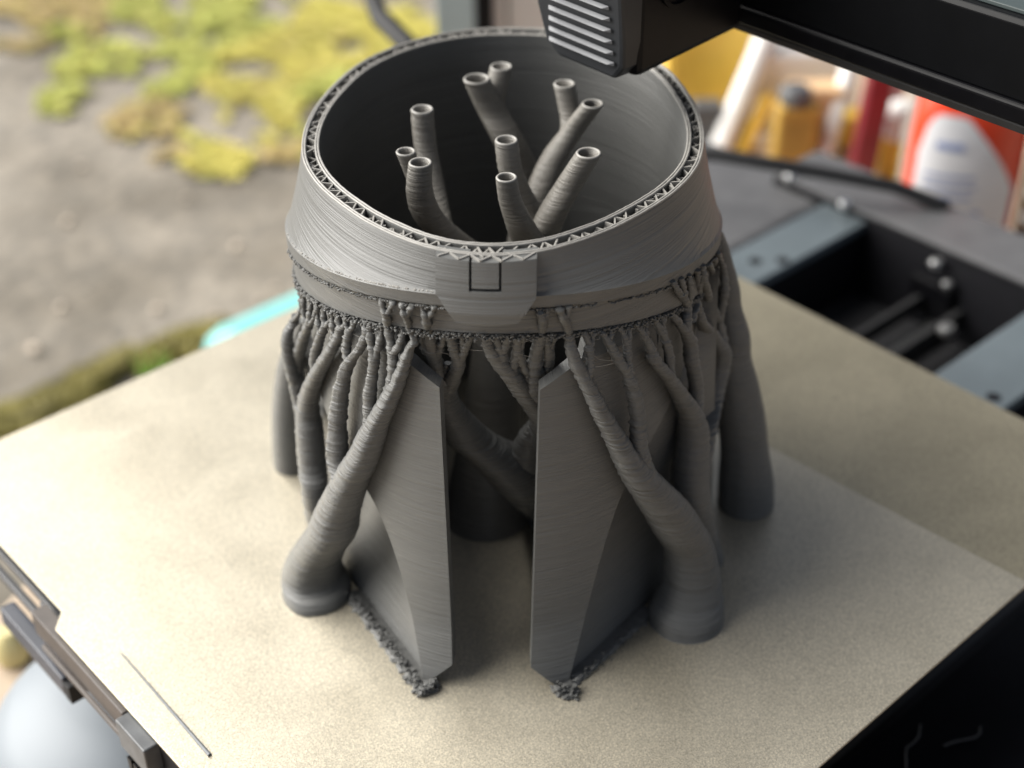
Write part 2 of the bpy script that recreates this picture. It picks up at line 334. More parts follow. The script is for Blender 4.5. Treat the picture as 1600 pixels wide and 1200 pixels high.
# louvred cover, face towards -x, tapering downwards
face = [(9.98, 17.2), (9.98, 12.9), (10.02, 12.35), (10.3, 12.0), (12.2, 12.0), (12.62, 12.35), (12.85, 13.2), (12.7, 17.2)]
q = MB(); k = len(face)
q.add([(13.72-.10*(z-12), y, z) for y, z in face]+[(14.6, y, z) for y, z in face], [tuple(range(k)), tuple(range(2*k-1, k-1, -1))]+[(i, (i+1) % k, k+(i+1) % k, k+i) for i in range(k)])
part(q, 'fan_cover', simple('charcoal_cover', (.018, .020, .023), .5, .1, 1, .02), ph, bevel=.1)
for i in range(9):
    z = 12.38+i*.27
    xf = 13.69-.10*(z-12)
    y0, y1 = 10.22+.02*i, 12.42-.02*i
    q = MB(); q.add([(xf-.02, y0, z), (xf-.02, y1, z), (xf-.14, y1-.12, z+.05), (xf-.14, y0+.14, z+.04), (xf-.03, y0, z+.11), (xf-.03, y1, z+.11)],
                    [(0, 1, 2, 3), (3, 2, 5, 4), (0, 3, 4), (1, 5, 2), (0, 4, 5, 1)])
    part(q, 'louvre', M_SLAT, ph, bevel=.015)
q = MB()
ring = [(15.35+.62*math.cos(2*math.pi*j/28), 14.05+.62*math.sin(2*math.pi*j/28)) for j in range(28)]
rin = [(15.35+.52*math.cos(2*math.pi*j/28), 14.05+.52*math.sin(2*math.pi*j/28)) for j in range(28)]
q.grid([[(x, y, z) for x, z in rr] for rr, y in ((ring, 9.96), (ring, 9.87), (rin, 9.87), (rin, 9.96))], close=True, loop=True)
part(q, 'fan_ring', M_BLACKM, ph, smooth=False)

# ================================================================== THE PRINT (model coordinates u right, f front, z up)
OX, OY, S = 11.8, 12.0, .5**.5
def W(u, f, z): return Vector((OX+S*u-S*f, OY-S*u-S*f, z))
A, B, FC = 4.62, 6.05, .35
def lerp(x, xs, ys):
    if x <= xs[0]: return ys[0]
    for i in range(len(xs)-1):
        if x <= xs[i+1]:
            t = (x-xs[i])/(xs[i+1]-xs[i]); return ys[i]+(ys[i+1]-ys[i])*t
    return ys[-1]
def sm(x, xs, ys):   # smoothed lookup
    return (lerp(x-6, xs, ys)+2*lerp(x, xs, ys)+lerp(x+6, xs, ys)+lerp(x-3, xs, ys)+lerp(x+3, xs, ys))/6
def krim(t): return sm(abs(math.degrees(t)), [0, 13, 28, 46, 60, 73, 90, 110, 125, 145, 180], [.982, .978, .955, .955, .985, 1.012, 1.012, 1.012, 1.035, 1.03, 1.005])
def zr(t): return 8.75+1.5*math.cos(t)
def zl(t): return 8.4+1.58*math.cos(t)
def zb(t): return 7.5+1.75*math.cos(t)
def kb(t): return 1.02+.1*math.sin(t)**2
def P(t, k, z): return W(k*A*math.sin(t), FC+k*B*math.cos(t), z)
helmet = empty('printed_helmet', (OX, OY, 0))
tag(helmet, 'unfinished grey helmet print with open rim and tree supports on the gold sheet', '3d print')
def hp(mb, name, mat, parent=None, **kw):
    o = mb.build(name, mat, parent or helmet, **kw)
    if parent is None: o.matrix_parent_inverse = Matrix.Translation(-Vector(helmet.location))
    return o
# brow band with its hollow rim
band = MB(); rows = []
NB = 300
for i in range(NB):
    t = -math.pi+2*math.pi*i/NB
    k0, k2 = krim(t), kb(t)
    kr = k2+.0+.004; kl = k2+.016
    ro = [P(t, k0, 11.0)]
    for s in (.25, .5, .75): ro.append(P(t, k0+(kr-k0)*(s**1.25), 11+(zr(t)+.03-11)*s))
    ro += [P(t, kr, zr(t)+.05), P(t, kr+.014, zr(t)+.0), P(t, kl, zr(t)-.06), P(t, kl, zl(t)), P(t, kl-.004, zl(t)-.03), P(t, k2-.010, zl(t)-.04), P(t, k2-.006, zb(t)+.02), P(t, k2-.012, zb(t)-.02)]
    ro += [P(t, k2-.085, zb(t)-.02), P(t, k0-.086, 9.8), P(t, k0-.086, 11.0), P(t, k0-.064, 11.0), P(t, k0-.063, 10.6), P(t, k0-.023, 10.6), P(t, k0-.022, 11.0)]
    rows.append(ro)
band.grid(rows, close=True, loop=True)
hp(band, 'brow_band', M_BAND, smooth='sharp')
# zigzag infill inside the rim
inf = MB()
def strip(a, b, th, z0, z1):
    d = (b-a); d.z = 0; d.normalize(); nn = Vector((-d.y, d.x, 0))*th/2
    vs = [a+nn, a-nn, b-nn, b+nn]
    inf.add([Vector((p.x, p.y, z0)) for p in vs]+[Vector((p.x, p.y, z1)) for p in vs], [(0, 1, 2, 3), (4, 5, 6, 7), (0, 1, 5, 4), (1, 2, 6, 5), (2, 3, 7, 6), (3, 0, 4, 7)])
t = -math.pi; side = 0
while t < math.pi:
    dt = random.uniform(.026, .042); t2 = t+dt
    a, b = P(t, krim(t)-(.020 if side else .066), 0), P(t2, krim(t2)-(.066 if side else .020), 0)
    top = 10.99-random.choice((0, 0, .04, .1))
    strip(a, b, .035, 10.5, top)
    if random.random() < .4:
        c = P(t+dt*.5, krim(t)-random.uniform(.02, .062), 0); e = P(t+dt*random.uniform(.2, 1.6), krim(t)-random.uniform(.02, .062), 0)
        strip(c, e, .03, 10.6, 10.97)
    t, side = t2, 1-side
o = hp(inf, 'rim_infill', M_EDGE, fix=False); o['kind'] = 'stuff'
for dk in (.005, .016, .069, .081):
    q = MB(); q.tube([P(-math.pi+2*math.pi*i/300, krim(-math.pi+2*math.pi*i/300)-dk, 11.0+random.uniform(-.004, .006)) for i in range(301)], .030, 6, False)
    hp(q, 'rim_bead', M_EDGE, smooth=True)
# buckle-like brow box
def fs_band(u, z):   # front face of the brow box, drawn straight down past the ridge
    t = math.asin(max(-1, min(1, u/A)))
    k = krim(t)+(kb(t)+.018-krim(t))*min(1, (11-z)/1.05)
    return FC+B*k*math.cos(math.asin(max(-1, min(1, u/(A*k)))))
def patch(cols, o0, o1, nz=10):
    """cols: (u, zlo, zhi); a curved slab between band offsets o0 and o1"""
    q = MB()
    fr_, bk_ = [], []
    for u, z0, z1 in cols:
        zz = [z0+(z1-z0)*j/nz for j in range(nz+1)]
        fr_.append([W(u, fs_band(u, z)+o1, z) for z in zz]); bk_.append([W(u, fs_band(u, z)+o0, z) for z in zz])
    q.grid(fr_); q.grid(bk_)
    q.grid([fr_[0], bk_[0]]); q.grid([fr_[-1], bk_[-1]])
    q.grid([[a[0] for a in fr_], [a[0] for a in bk_]]); q.grid([[a[-1] for a in fr_], [a[-1] for a in bk_]])
    return q
def zlo(u): return 10.27-.52*max(0, min(1, (1.02-abs(u))/.38)) + (0 if abs(u) > .64 else -.06*(1-(u/.64)**2))
us = [-1.05+2.05*i/40 for i in range(41)]
cols = []
for u in us:
    hi = 10.40 if -.36 < u < .30 else 11.0
    if cols and cols[-1][2] != hi:
        ue = -.36 if u < 0 else .30
        cols.append((ue, zlo(ue), cols[-1][2])); cols.append((ue, zlo(ue), hi))
    cols.append((u, zlo(u), hi))
bk = hp(patch(cols, -.25, .23, 24), 'brow_box', M_BAND)
hp(patch([(-.305+.55*i/12, 10.47, 10.985) for i in range(13)], -.1, .225, 6), 'brow_box_tile', M_BAND, bk, bevel=.012)
hp(patch([(-.36+.66*i/12, 10.38, 10.94) for i in range(13)], -.16, -.02, 4), 'brow_box_recess', M_SHELL, bk)
zz_ = MB()
inf = zz_
for i in range(9):
    u0 = -1.0+1.95*i/9; u1 = u0+.22
    a = W(u0, fs_band(u0, 11)+(.0 if i % 2 else .21), 0); b = W(u1, fs_band(u1, 11)+(.21 if i % 2 else .0), 0)
    strip(a, b, .035, 10.98, 11.03)
    if i % 3 == 0: strip(W(u0+.1, fs_band(u0, 11)-.1, 0), W(u1+.05, fs_band(u1, 11)+.06, 0), .03, 10.98, 11.025)
hp(zz_, 'loose_strand', M_EDGE, bk, fix=False)

# face plates
def kpl(z): return 1.03+(7.8-z)*.022+max(0, 1.5-z)*.04-(max(0, z-8.25)*.11)
UO = {-1: ([0, .83, 1.7, 3.0, 4.0, 4.63, 4.9, 5.3, 5.75, 6.6, 8.4], [1.62, 1.77, 1.95, 2.24, 2.62, 3.05, 3.6, 4.1, 4.45, 4.55, 4.45]),
      1: ([0, .58, 1.41, 2.56, 3.5, 4.55, 5.1, 5.5, 5.8, 6.6, 8.4], [1.78, 1.95, 2.16, 2.40, 2.62, 2.95, 3.3, 3.6, 4.2, 4.5, 4.45])}
def u_out(z, sg):   # curved outer edge of a face plate
    zz, uu = UO[sg]
    return sum(lerp(min(8.4, max(0, z+d)), zz, uu) for d in (-.5, -.3, -.1, .1, .3, .5))/6
def u_in(z): return lerp(z, [0, .62, 7.8, 8.1, 8.3, 9], [1.6, .93, 1.08, 1.6, 1.95, 2.2])
def fpl(u, z):
    k = kpl(z); return FC+B*k*math.sqrt(max(.02, 1-(u/(A*k))**2))
ZS = [0, .15, .3, .45, .62, .8]+[.8+7.0*i/34 for i in range(1, 35)]+[7.95, 8.1, 8.25, 8.3, 8.45, 8.6, 8.75]
def ztop(u): return 7.3+.02  # helper kept simple
for sgn in (-1, 1):
    q = MB(); fr_, bk_ = [], []
    for z in ZS:
        a, b = u_in(z), u_out(z, sgn)
        row = [a+(b-a)*j/14 for j in range(15)]
        fr_.append([W(sgn*u, fpl(u, z), z) for u in row])
        bk_.append([W(sgn*(u*.955), fpl(u, z)-.30-.05*u, z) for u in row])
    q.grid(fr_); q.grid(bk_)
    q.grid([[r[0] for r in fr_], [r[0] for r in bk_]]); q.grid([[r[-1] for r in fr_], [r[-1] for r in bk_]])
    q.grid([fr_[0], bk_[0]]); q.grid([fr_[-1], bk_[-1]])
    hp(q, 'face_plate', M_SHELL, bevel=.02, smooth='sharp')
    # recessed cheek wall behind the curved edge
    q = MB(); rows, rb = [], []
    for i in range(33):
        z = 8.7*i/32
        ue = u_out(z, sgn)-.10-.10*min(1, z/3); fe = fpl(u_out(z, sgn), z)-.10-.22*min(1, z/2)
        uw, fw = (5.15 if sgn < 0 else 5.50)-.05*z, 2.35
        uw = max(uw, ue+.05) if z > 5 else uw
        row = []
        for j in range(13):
            s_ = j/12; bow = .35*math.sin(math.pi*s_)*math.sin(math.pi*min(1, z/5.2))*.5
            row.append((sgn*(ue+(uw-ue)*s_-bow*.8), fe+(fw-fe)*s_-bow*.5))
        rows.append([W(u, f, z) for u, f in row]); rb.append([W(u*.96, f-.22, z) for u, f in row])
    q.grid(rows); q.grid(rb)
    q.grid([[r[0] for r in rows], [r[0] for r in rb]]); q.grid([[r[-1] for r in rows], [r[-1] for r in rb]])
    q.grid([rows[0], rb[0]]); q.grid([rows[-1], rb[-1]])
    hp(q, 'cheek_wall', M_SHELL, smooth='sharp')
# short wall at each temple, under the band
for sg in (-1, 1):
    q = MB(); a_, b_ = [], []
    for i in range(16):
        t = sg*R(50+34*i/15)
        a_.append([P(t, kb(t)-.045, zb(t)-z) for z in (-.05, .5, 1.0, 1.6)]); b_.append([P(t, kb(t)-.08, zb(t)-z) for z in (-.05, .5, 1.0, 1.6)])
    q.grid(a_); q.grid(b_); q.grid([a_[0], b_[0]]); q.grid([a_[-1], b_[-1]]); q.grid([[r[-1] for r in a_], [r[-1] for r in b_]])
    hp(q, 'temple_wall', M_SHELL, smooth='sharp')
# back of the helmet down to the sheet
q = MB(); ro, ri = [], []
for j in range(0, 91):
    t = R(72)+(2*math.pi-2*R(72))*j/90
    ro.append([P(t, kb(t)-.03-.0*z, z*(zb(t)+.1)) for z in [i/10 for i in range(11)]])
    ri.append([P(t, kb(t)-.09, z*(zb(t)+.1)) for z in [i/10 for i in range(11)]])
q.grid(ro); q.grid(ri); q.grid([ro[0], ri[0]]); q.grid([ro[-1], ri[-1]]); q.grid([[r[-1] for r in ro], [r[-1] for r in ri]])
hp(q, 'back_shell', M_SHELL, smooth='sharp')

# supports: stacks of uneven horizontal layers
TREES = {
 'T1': [
  [(-4.68,4.7,-0.0,0.9),(-4.69,4.62,0.22,0.88),(-4.79,4.39,0.42,0.8),(-4.67,4.53,1.01,0.7),(-4.33,4.97,1.9,0.63),(-3.96,5.36,2.72,0.62),(-3.74,5.53,3.48,0.55),(-3.3,5.81,4.7,0.44),(-2.94,6.01,5.52,0.39),(-2.57,6.13,6.51,0.3),(-2.31,6.2,7.1,0.24),(-2.03,6.25,7.74,0.19),(-1.84,6.25,8.25,0.15),(-1.7,6.23,8.66,0.11),(-1.59,6.22,8.86,0.1),(-1.68,6.1,9.11,0.09),(-1.73,6.3,9.55,0.07),(-1.79,6.27,9.74,0.06)],
  [(-3.31,5.81,4.67,0.35),(-3.6,5.45,4.94,0.27),(-3.6,5.35,5.61,0.23),(-3.52,5.32,6.32,0.2),(-3.34,5.34,7.23,0.17),(-3.15,5.43,7.74,0.14),(-2.88,5.58,8.19,0.12),(-2.67,5.63,8.69,0.1),(-2.72,5.57,8.8,0.07)],
  [(-3.15,5.44,7.69,0.1),(-3.23,5.3,7.99,0.1),(-3.15,5.29,8.44,0.08),(-3.21,5.19,8.57,0.07)],
  [(-3.15,5.3,8.38,0.07),(-3.02,5.34,8.66,0.06)],
  [(-2.68,5.64,8.65,0.06),(-2.58,5.67,8.85,0.06)],
  [(-2.64,6.11,6.37,0.23),(-2.68,6.01,6.77,0.17),(-2.68,5.94,7.16,0.15),(-2.63,5.92,7.49,0.14),(-2.53,5.87,8.14,0.12),(-2.59,5.75,8.48,0.1),(-2.62,5.65,8.79,0.07)],
  [(-2.53,5.87,8.11,0.1),(-2.39,5.87,8.56,0.08),(-2.33,5.82,8.89,0.07)],
  [(-2.29,6.2,7.16,0.18),(-2.14,6.2,7.71,0.12),(-2.08,6.14,8.17,0.12),(-2.11,6.04,8.55,0.11),(-2.17,5.89,8.99,0.1),(-2.17,6.1,9.45,0.08),(-2.25,6.04,9.62,0.06)],
  [(-2.16,6.1,9.42,0.07),(-2.01,6.17,9.72,0.06)],
  [(-2.07,6.09,8.44,0.1),(-1.9,6.11,8.74,0.08),(-1.85,6.07,8.99,0.07)],
  [(-1.72,6.3,9.5,0.07),(-1.59,6.35,9.8,0.06)],
 ],
 'T2': [
  [(-4.83,2.57,0.0,0.38),(-4.64,3.73,2.49,0.34),(-4.7,3.48,3.32,0.35),(-4.7,3.37,4.25,0.33),(-4.69,3.33,4.81,0.28),(-4.5,3.67,5.6,0.24),(-4.25,4.07,6.31,0.2),(-3.92,4.51,7.07,0.17),(-3.63,4.82,7.68,0.14),(-3.36,5.04,8.32,0.11),(-3.42,4.95,8.48,0.07)],
  [(-4.83,3.0,4.36,0.24),(-5.07,2.43,4.43,0.21),(-5.09,2.46,4.94,0.18),(-5.04,2.41,5.59,0.17),(-4.67,3.1,6.76,0.14),(-4.37,3.68,7.54,0.11),(-4.28,3.78,7.97,0.07)],
  [(-4.98,2.59,3.84,0.24),(-5.11,2.47,4.55,0.18),(-5.18,2.53,5.38,0.16),(-5.22,2.56,6.06,0.16),(-5.17,2.52,6.51,0.14),(-5.04,2.42,6.72,0.12),(-4.97,2.36,6.93,0.09)],
  [(-4.2,4.15,6.4,0.12),(-4.24,4.02,6.78,0.13),(-4.01,4.3,7.59,0.12),(-3.8,4.54,8.1,0.09),(-3.84,4.46,8.23,0.07)],
  [(-3.78,4.57,8.08,0.07),(-3.67,4.67,8.34,0.06)],
  [(-3.36,5.04,8.29,0.07),(-3.21,5.15,8.61,0.06)],
  [(-4.34,3.73,7.55,0.07),(-4.08,4.11,8.12,0.07)],
  [(-5.04,2.41,6.76,0.09),(-4.71,2.9,7.43,0.07)],
  [(-4.61,3.25,6.87,0.09),(-4.5,3.43,7.4,0.07),(-4.54,3.28,7.71,0.07)],
  [(-3.97,4.36,7.63,0.07),(-4.02,4.24,7.94,0.07),(-4.04,4.17,8.12,0.06)],
  [(-3.63,4.82,7.65,0.09),(-3.57,4.84,8.06,0.09),(-3.58,4.78,8.39,0.06)],
 ],
 'T3': [
  [(2.13,2.45,0.0,0.89),(1.33,0.31,-0.79,0.94),(0.72,3.18,2.5,0.84),(0.31,3.81,3.59,0.79),(-0.31,4.19,4.43,0.58),(-0.72,4.32,4.9,0.56),(-0.93,4.47,5.4,0.47),(-1.08,4.64,5.87,0.39),(-1.17,4.83,6.36,0.34),(-1.18,5.05,6.83,0.32),(-1.16,5.26,7.24,0.3),(-1.24,5.37,7.54,0.23),(-1.28,5.61,8.08,0.17),(-1.29,5.78,8.45,0.15),(-1.31,5.99,8.92,0.11),(-1.29,6.42,9.52,0.09),(-1.36,6.38,9.79,0.06)],
  [(-1.07,5.08,6.79,0.23),(-0.92,5.37,7.29,0.21),(-0.72,5.73,7.96,0.15),(-0.77,5.92,8.39,0.12),(-0.81,6.11,8.81,0.1),(-0.85,6.17,8.96,0.07)],
  [(-0.71,5.71,7.91,0.12),(-0.62,5.9,8.28,0.11),(-0.49,6.13,8.74,0.1),(-0.39,6.27,9.02,0.07)],
  [(-0.55,6.04,8.56,0.07),(-0.57,6.23,8.98,0.06)],
  [(-1.27,5.41,7.65,0.11),(-1.42,5.55,8.09,0.08),(-1.47,5.74,8.54,0.08),(-1.45,5.89,8.83,0.06)],
  [(-1.25,5.54,7.92,0.1),(-1.09,5.83,8.41,0.08),(-0.98,6.1,8.9,0.07)],
  [(-1.28,6.41,9.48,0.07),(-1.11,6.46,9.82,0.06)],
  [(-1.18,5.14,7.01,0.1),(-1.06,5.41,7.49,0.07),(-0.97,5.64,7.91,0.06)],
  [(0.63,3.32,2.71,0.74),(0.69,3.85,3.88,0.53),(0.75,4.19,4.66,0.34),(0.88,4.39,5.18,0.26),(1.05,4.53,5.61,0.21),(1.23,4.62,5.99,0.18)],
 ],
 'T4': [
  [(1.56,3.9,3.86,0.69),(1.38,4.48,5.0,0.57),(1.21,4.96,6.01,0.45),(1.06,5.28,6.7,0.36),(0.98,5.55,7.33,0.3),(0.95,5.78,7.92,0.19),(0.98,5.97,8.47,0.15),(1.07,6.14,9.0,0.12),(1.13,6.48,9.57,0.09),(1.05,6.48,9.87,0.06)],
  [(1.5,4.52,5.28,0.51),(1.13,5.09,6.25,0.39),(0.82,5.45,6.94,0.31),(0.49,5.78,7.66,0.24),(0.25,5.99,8.15,0.21),(0.06,6.15,8.57,0.16),(-0.05,6.25,8.85,0.12),(-0.09,6.34,9.08,0.07)],
  [(1.14,6.46,9.56,0.07),(1.23,6.42,9.87,0.06)],
  [(1.02,5.55,7.36,0.17),(1.18,5.63,7.74,0.13),(1.25,5.79,8.22,0.12),(1.22,5.95,8.63,0.1),(1.19,6.1,8.99,0.07)],
  [(1.26,5.83,8.35,0.07),(1.39,6.02,8.97,0.06)],
  [(0.86,5.64,7.48,0.14),(0.71,5.88,8.04,0.1),(0.62,6.07,8.5,0.09),(0.56,6.24,8.94,0.08),(0.52,6.3,9.09,0.06)],
  [(0.25,6.07,8.35,0.14),(0.22,6.2,8.72,0.11),(0.14,6.33,9.07,0.07)],
  [(0.25,6.1,8.44,0.11),(0.33,6.22,8.79,0.09),(0.4,6.32,9.08,0.07)],
  [(0.39,5.84,7.78,0.19),(0.5,5.97,8.18,0.12),(0.57,6.07,8.48,0.1)],
  [(0.63,6.07,8.5,0.07),(0.72,6.25,9.05,0.06)],
  [(-0.02,6.26,8.87,0.08),(0.0,6.34,9.09,0.07)],
 ],
 'T5': [
  [(4.72,5.21,0.0,0.93),(4.73,5.12,0.35,0.91),(4.8,4.92,0.67,0.8),(4.81,4.8,1.18,0.7),(4.67,4.84,2.08,0.61),(4.36,5.16,2.93,0.61),(3.99,5.47,3.83,0.57),(3.56,5.8,4.69,0.47),(3.1,6.07,5.56,0.33),(2.71,6.19,6.46,0.24),(2.41,6.26,7.11,0.2),(2.22,6.27,7.58,0.18),(2.03,6.27,8.01,0.16),(1.86,6.27,8.37,0.15),(1.73,6.22,8.75,0.12),(1.66,6.13,9.09,0.1),(1.57,6.37,9.56,0.09),(1.45,6.4,9.89,0.06)],
  [(2.06,6.26,8.0,0.11),(2.13,6.15,8.26,0.1),(2.12,6.07,8.57,0.1),(2.06,6.02,8.86,0.07),(1.99,6.0,9.02,0.06)],
  [(2.12,6.06,8.6,0.07),(2.19,5.9,8.96,0.06)],
  [(3.52,5.81,4.81,0.35),(3.36,5.84,5.48,0.22),(3.27,5.82,6.0,0.19),(3.23,5.71,6.64,0.18),(3.14,5.68,7.14,0.17),(2.99,5.69,7.66,0.14),(2.76,5.75,8.15,0.13),(2.57,5.78,8.55,0.12),(2.44,5.79,8.8,0.08),(2.33,5.81,8.96,0.06)],
  [(2.99,5.69,7.66,0.11),(2.95,5.62,8.04,0.1),(2.92,5.55,8.37,0.09),(2.83,5.53,8.69,0.07),(2.73,5.55,8.88,0.06)],
  [(2.54,5.8,8.56,0.07),(2.56,5.67,8.9,0.06)],
  [(2.92,5.54,8.4,0.07),(2.98,5.35,8.8,0.06)],
  [(1.59,6.35,9.52,0.07),(1.67,6.32,9.87,0.06)],
 ],
 'T6': [
  [(5.26,3.0,0.0,0.54),(4.8,3.85,2.3,0.51),(4.67,3.97,3.22,0.48),(4.66,3.86,3.94,0.45),(4.67,3.72,4.61,0.4),(4.58,3.8,5.25,0.33),(4.3,4.19,6.05,0.24),(3.93,4.63,6.94,0.18),(3.55,4.99,7.67,0.16),(3.46,5.03,7.98,0.13),(3.3,5.12,8.38,0.11),(3.13,5.21,8.72,0.07)],
  [(4.58,3.8,5.25,0.27),(4.68,3.51,5.6,0.19),(4.63,3.52,6.16,0.18),(4.49,3.69,6.83,0.18),(4.44,3.68,7.26,0.18),(4.29,3.88,7.75,0.15),(4.29,3.8,8.04,0.13),(4.29,3.71,8.33,0.12),(4.06,4.4,9.04,0.09),(3.85,4.65,9.51,0.06)],
  [(3.94,4.61,6.92,0.13),(3.92,4.56,7.41,0.12),(3.79,4.63,7.97,0.11),(3.65,4.73,8.33,0.1),(3.52,4.82,8.6,0.06)],
  [(3.32,5.11,8.37,0.07),(3.35,5.0,8.67,0.06)],
  [(3.7,4.68,8.26,0.07),(3.73,4.57,8.54,0.06)],
  [(4.24,3.96,7.8,0.12),(4.03,4.21,8.25,0.1),(3.88,4.36,8.53,0.07)],
  [(4.27,3.75,8.3,0.09),(4.15,4.26,9.01,0.08),(4.05,4.39,9.43,0.06)],
  [(4.3,3.69,8.3,0.09),(4.33,3.96,8.78,0.09),(4.25,4.08,9.33,0.06)],
  [(4.43,3.58,7.81,0.13),(4.48,3.4,8.0,0.12),(4.59,3.04,8.22,0.1),(4.46,3.72,9.24,0.06)],
  [(4.57,3.08,8.23,0.08),(4.63,3.37,8.85,0.07),(4.59,3.45,9.2,0.06)],
  [(4.86,3.46,3.62,0.35),(5.08,2.65,4.2,0.3),(5.24,1.89,4.43,0.3),(5.39,1.42,4.96,0.29),(5.44,1.45,5.54,0.24),(5.14,1.74,6.2,0.19),(4.77,2.88,7.28,0.14),(4.59,3.17,7.91,0.09)],
  [(5.4,1.43,5.29,0.19),(5.38,1.42,5.86,0.19),(5.27,1.36,6.39,0.14),(4.94,2.17,7.45,0.12),(4.7,3.24,8.64,0.09),(4.61,3.4,9.07,0.07)],
  [(5.34,1.4,6.04,0.13),(5.29,1.37,6.77,0.11),(5.18,1.32,7.38,0.09),(4.79,2.97,8.95,0.07)],
  [(5.0,2.0,7.31,0.09),(5.12,1.29,7.45,0.09),(4.94,2.52,8.8,0.07)],
  [(5.29,1.37,6.39,0.11),(5.37,1.41,7.26,0.11),(5.3,1.38,7.87,0.08),(5.04,2.15,8.76,0.07)],
 ],
 'T7': [
  [(6.56,0.69,0.0,0.78),(6.49,0.7,0.85,0.75),(6.36,0.7,1.9,0.65),(6.19,0.65,2.93,0.64),(6.01,0.6,3.93,0.57),(5.84,0.55,4.7,0.49),(5.78,0.5,5.45,0.44),(5.62,0.45,6.19,0.34),(5.54,0.45,6.76,0.32),(5.38,0.5,7.52,0.25),(5.21,0.6,8.21,0.19),(5.02,0.8,8.76,0.12)],
 ],
 'T8': [
  [(-6.21,-0.47,0.0,0.55),(-6.17,-0.45,0.82,0.54),(-6.08,-0.4,1.99,0.5),(-5.92,-0.3,3.05,0.45),(-5.78,-0.2,3.86,0.36),(-5.55,-0.1,4.55,0.25),(-5.3,0.1,5.3,0.17)],
 ],
 'I': [
  [(-0.54,1.39,0.0,1.23),(-0.45,1.2,1.2,1.03),(-0.36,0.73,3.0,0.78),(-0.22,0.35,4.8,0.67),(-0.27,0.09,6.2,0.59),(-0.59,0.52,7.4,0.49),(-1.12,1.43,8.5,0.41),(-1.66,1.88,9.4,0.36),(-1.83,2.12,10.2,0.31),(-1.77,2.26,11.0,0.27)],
  [(-1.45,1.12,8.6,0.28),(-1.77,0.11,9.3,0.3),(-1.96,-0.42,10.1,0.28),(-2.01,-0.52,11.0,0.28)],
  [(-1.79,1.94,9.9,0.19),(-2.02,1.64,10.4,0.21),(-2.16,1.73,11.0,0.23)],
  [(-0.23,0.06,5.4,0.56),(0.42,0.74,7.0,0.54),(0.73,1.7,8.4,0.46),(0.51,2.43,9.5,0.35),(0.28,2.69,10.3,0.27),(0.2,2.9,11.0,0.24)],
  [(0.8,1.19,8.1,0.37),(0.7,0.89,8.9,0.34),(0.39,0.92,9.6,0.3),(0.18,1.04,10.3,0.28),(0.1,1.06,11.0,0.27)],
  [(0.67,1.08,7.4,0.44),(0.96,1.51,8.7,0.38),(1.23,1.58,9.5,0.36),(1.61,1.5,10.2,0.33),(2.0,1.65,11.0,0.3)],
  [(0.16,0.38,6.2,0.49),(0.61,-0.57,7.9,0.39),(0.85,-0.93,8.8,0.35),(1.19,-1.25,9.5,0.34),(1.65,-1.33,10.2,0.3),(2.08,-0.98,11.0,0.27)],
  [(1.44,-1.36,9.8,0.24),(1.55,-1.72,10.1,0.26),(1.48,-1.97,10.5,0.27),(1.37,-2.11,11.0,0.28)],
  [(0.12,-0.25,5.8,0.5),(0.5,-2.32,7.3,0.46),(0.28,-2.47,8.5,0.43),(-0.12,-2.35,9.5,0.41),(-0.53,-2.55,10.2,0.38),(-0.83,-2.35,11.0,0.34)],
  [(-0.43,-2.71,9.9,0.25),(-0.41,-2.92,10.3,0.28),(-0.26,-3.12,11.0,0.29)],
 ],
}
def cat(p, i, s):
    a, b, c, d_ = p[max(i-1, 0)], p[i], p[i+1], p[min(i+2, len(p)-1)]
    return [.5*((2*b[k])+(c[k]-a[k])*s+(2*a[k]-5*b[k]+4*c[k]-d_[k])*s*s+(3*b[k]-a[k]-3*c[k]+d_[k])*s**3) for k in range(4)]
def branch(q, p, rough=1.0, hollow=False, n=14, dz=.05):
    pts = []
    for i in range(len(p)-1):
        L = math.dist(p[i][:3], p[i+1][:3]); m_ = max(2, int(L/dz))
        pts += [cat(p, i, s/m_) for s in range(m_)]
    pts.append(list(p[-1])); rows = []
    lastz = -1; seam = random.gauss(2.9, .5); ph_ = random.uniform(0, 99)
    jx = jy = jr = 0
    for i, (u, f, z, r) in enumerate(pts):
        z = max(z, 0)
        if z-lastz < .016 and i < len(pts)-1: continue
        lastz = z
        r = max(r, .045)
        am = rough*min(.03, .012+.010/r*.1)
        if random.random() < .12: jr = random.uniform(-1.1, 1.5)*am
        else: jr = random.uniform(-1, 1)*am
        jx, jy = random.uniform(-.4, .4)*am, random.uniform(-.4, .4)*am
        ring = []
        for j in range(n):
            a_ = 2*math.pi*j/n
            rr = r+jr+am*.5*noise.noise(Vector((math.cos(a_)*2, math.sin(a_)*2, z*9+ph_)))
            da = abs((a_-seam+math.pi) % (2*math.pi)-math.pi)
            if da < .25: rr += random.uniform(.01, .045)*rough*min(1, r*4)
            ring.append(W(u+jx+rr*math.cos(a_), f+jy+rr*math.sin(a_), z))
        rows.append(ring)
    q.grid(rows, close=True)
    if hollow:
        u, f, z, r = p[-1]; u2, f2, z2, r2 = pts[-14]
        c0, c1 = W(u, f, z), W(u2, f2, z2)
        inn = [[c0+(v-c0)*.74 for v in rows[-1]], [c1+(v-c0)*.72 for v in rows[-1]]]
        q.grid([rows[-1]]+inn, close=True); q.fan(inn[-1])
    else: q.fan(rows[-1])
    return rows
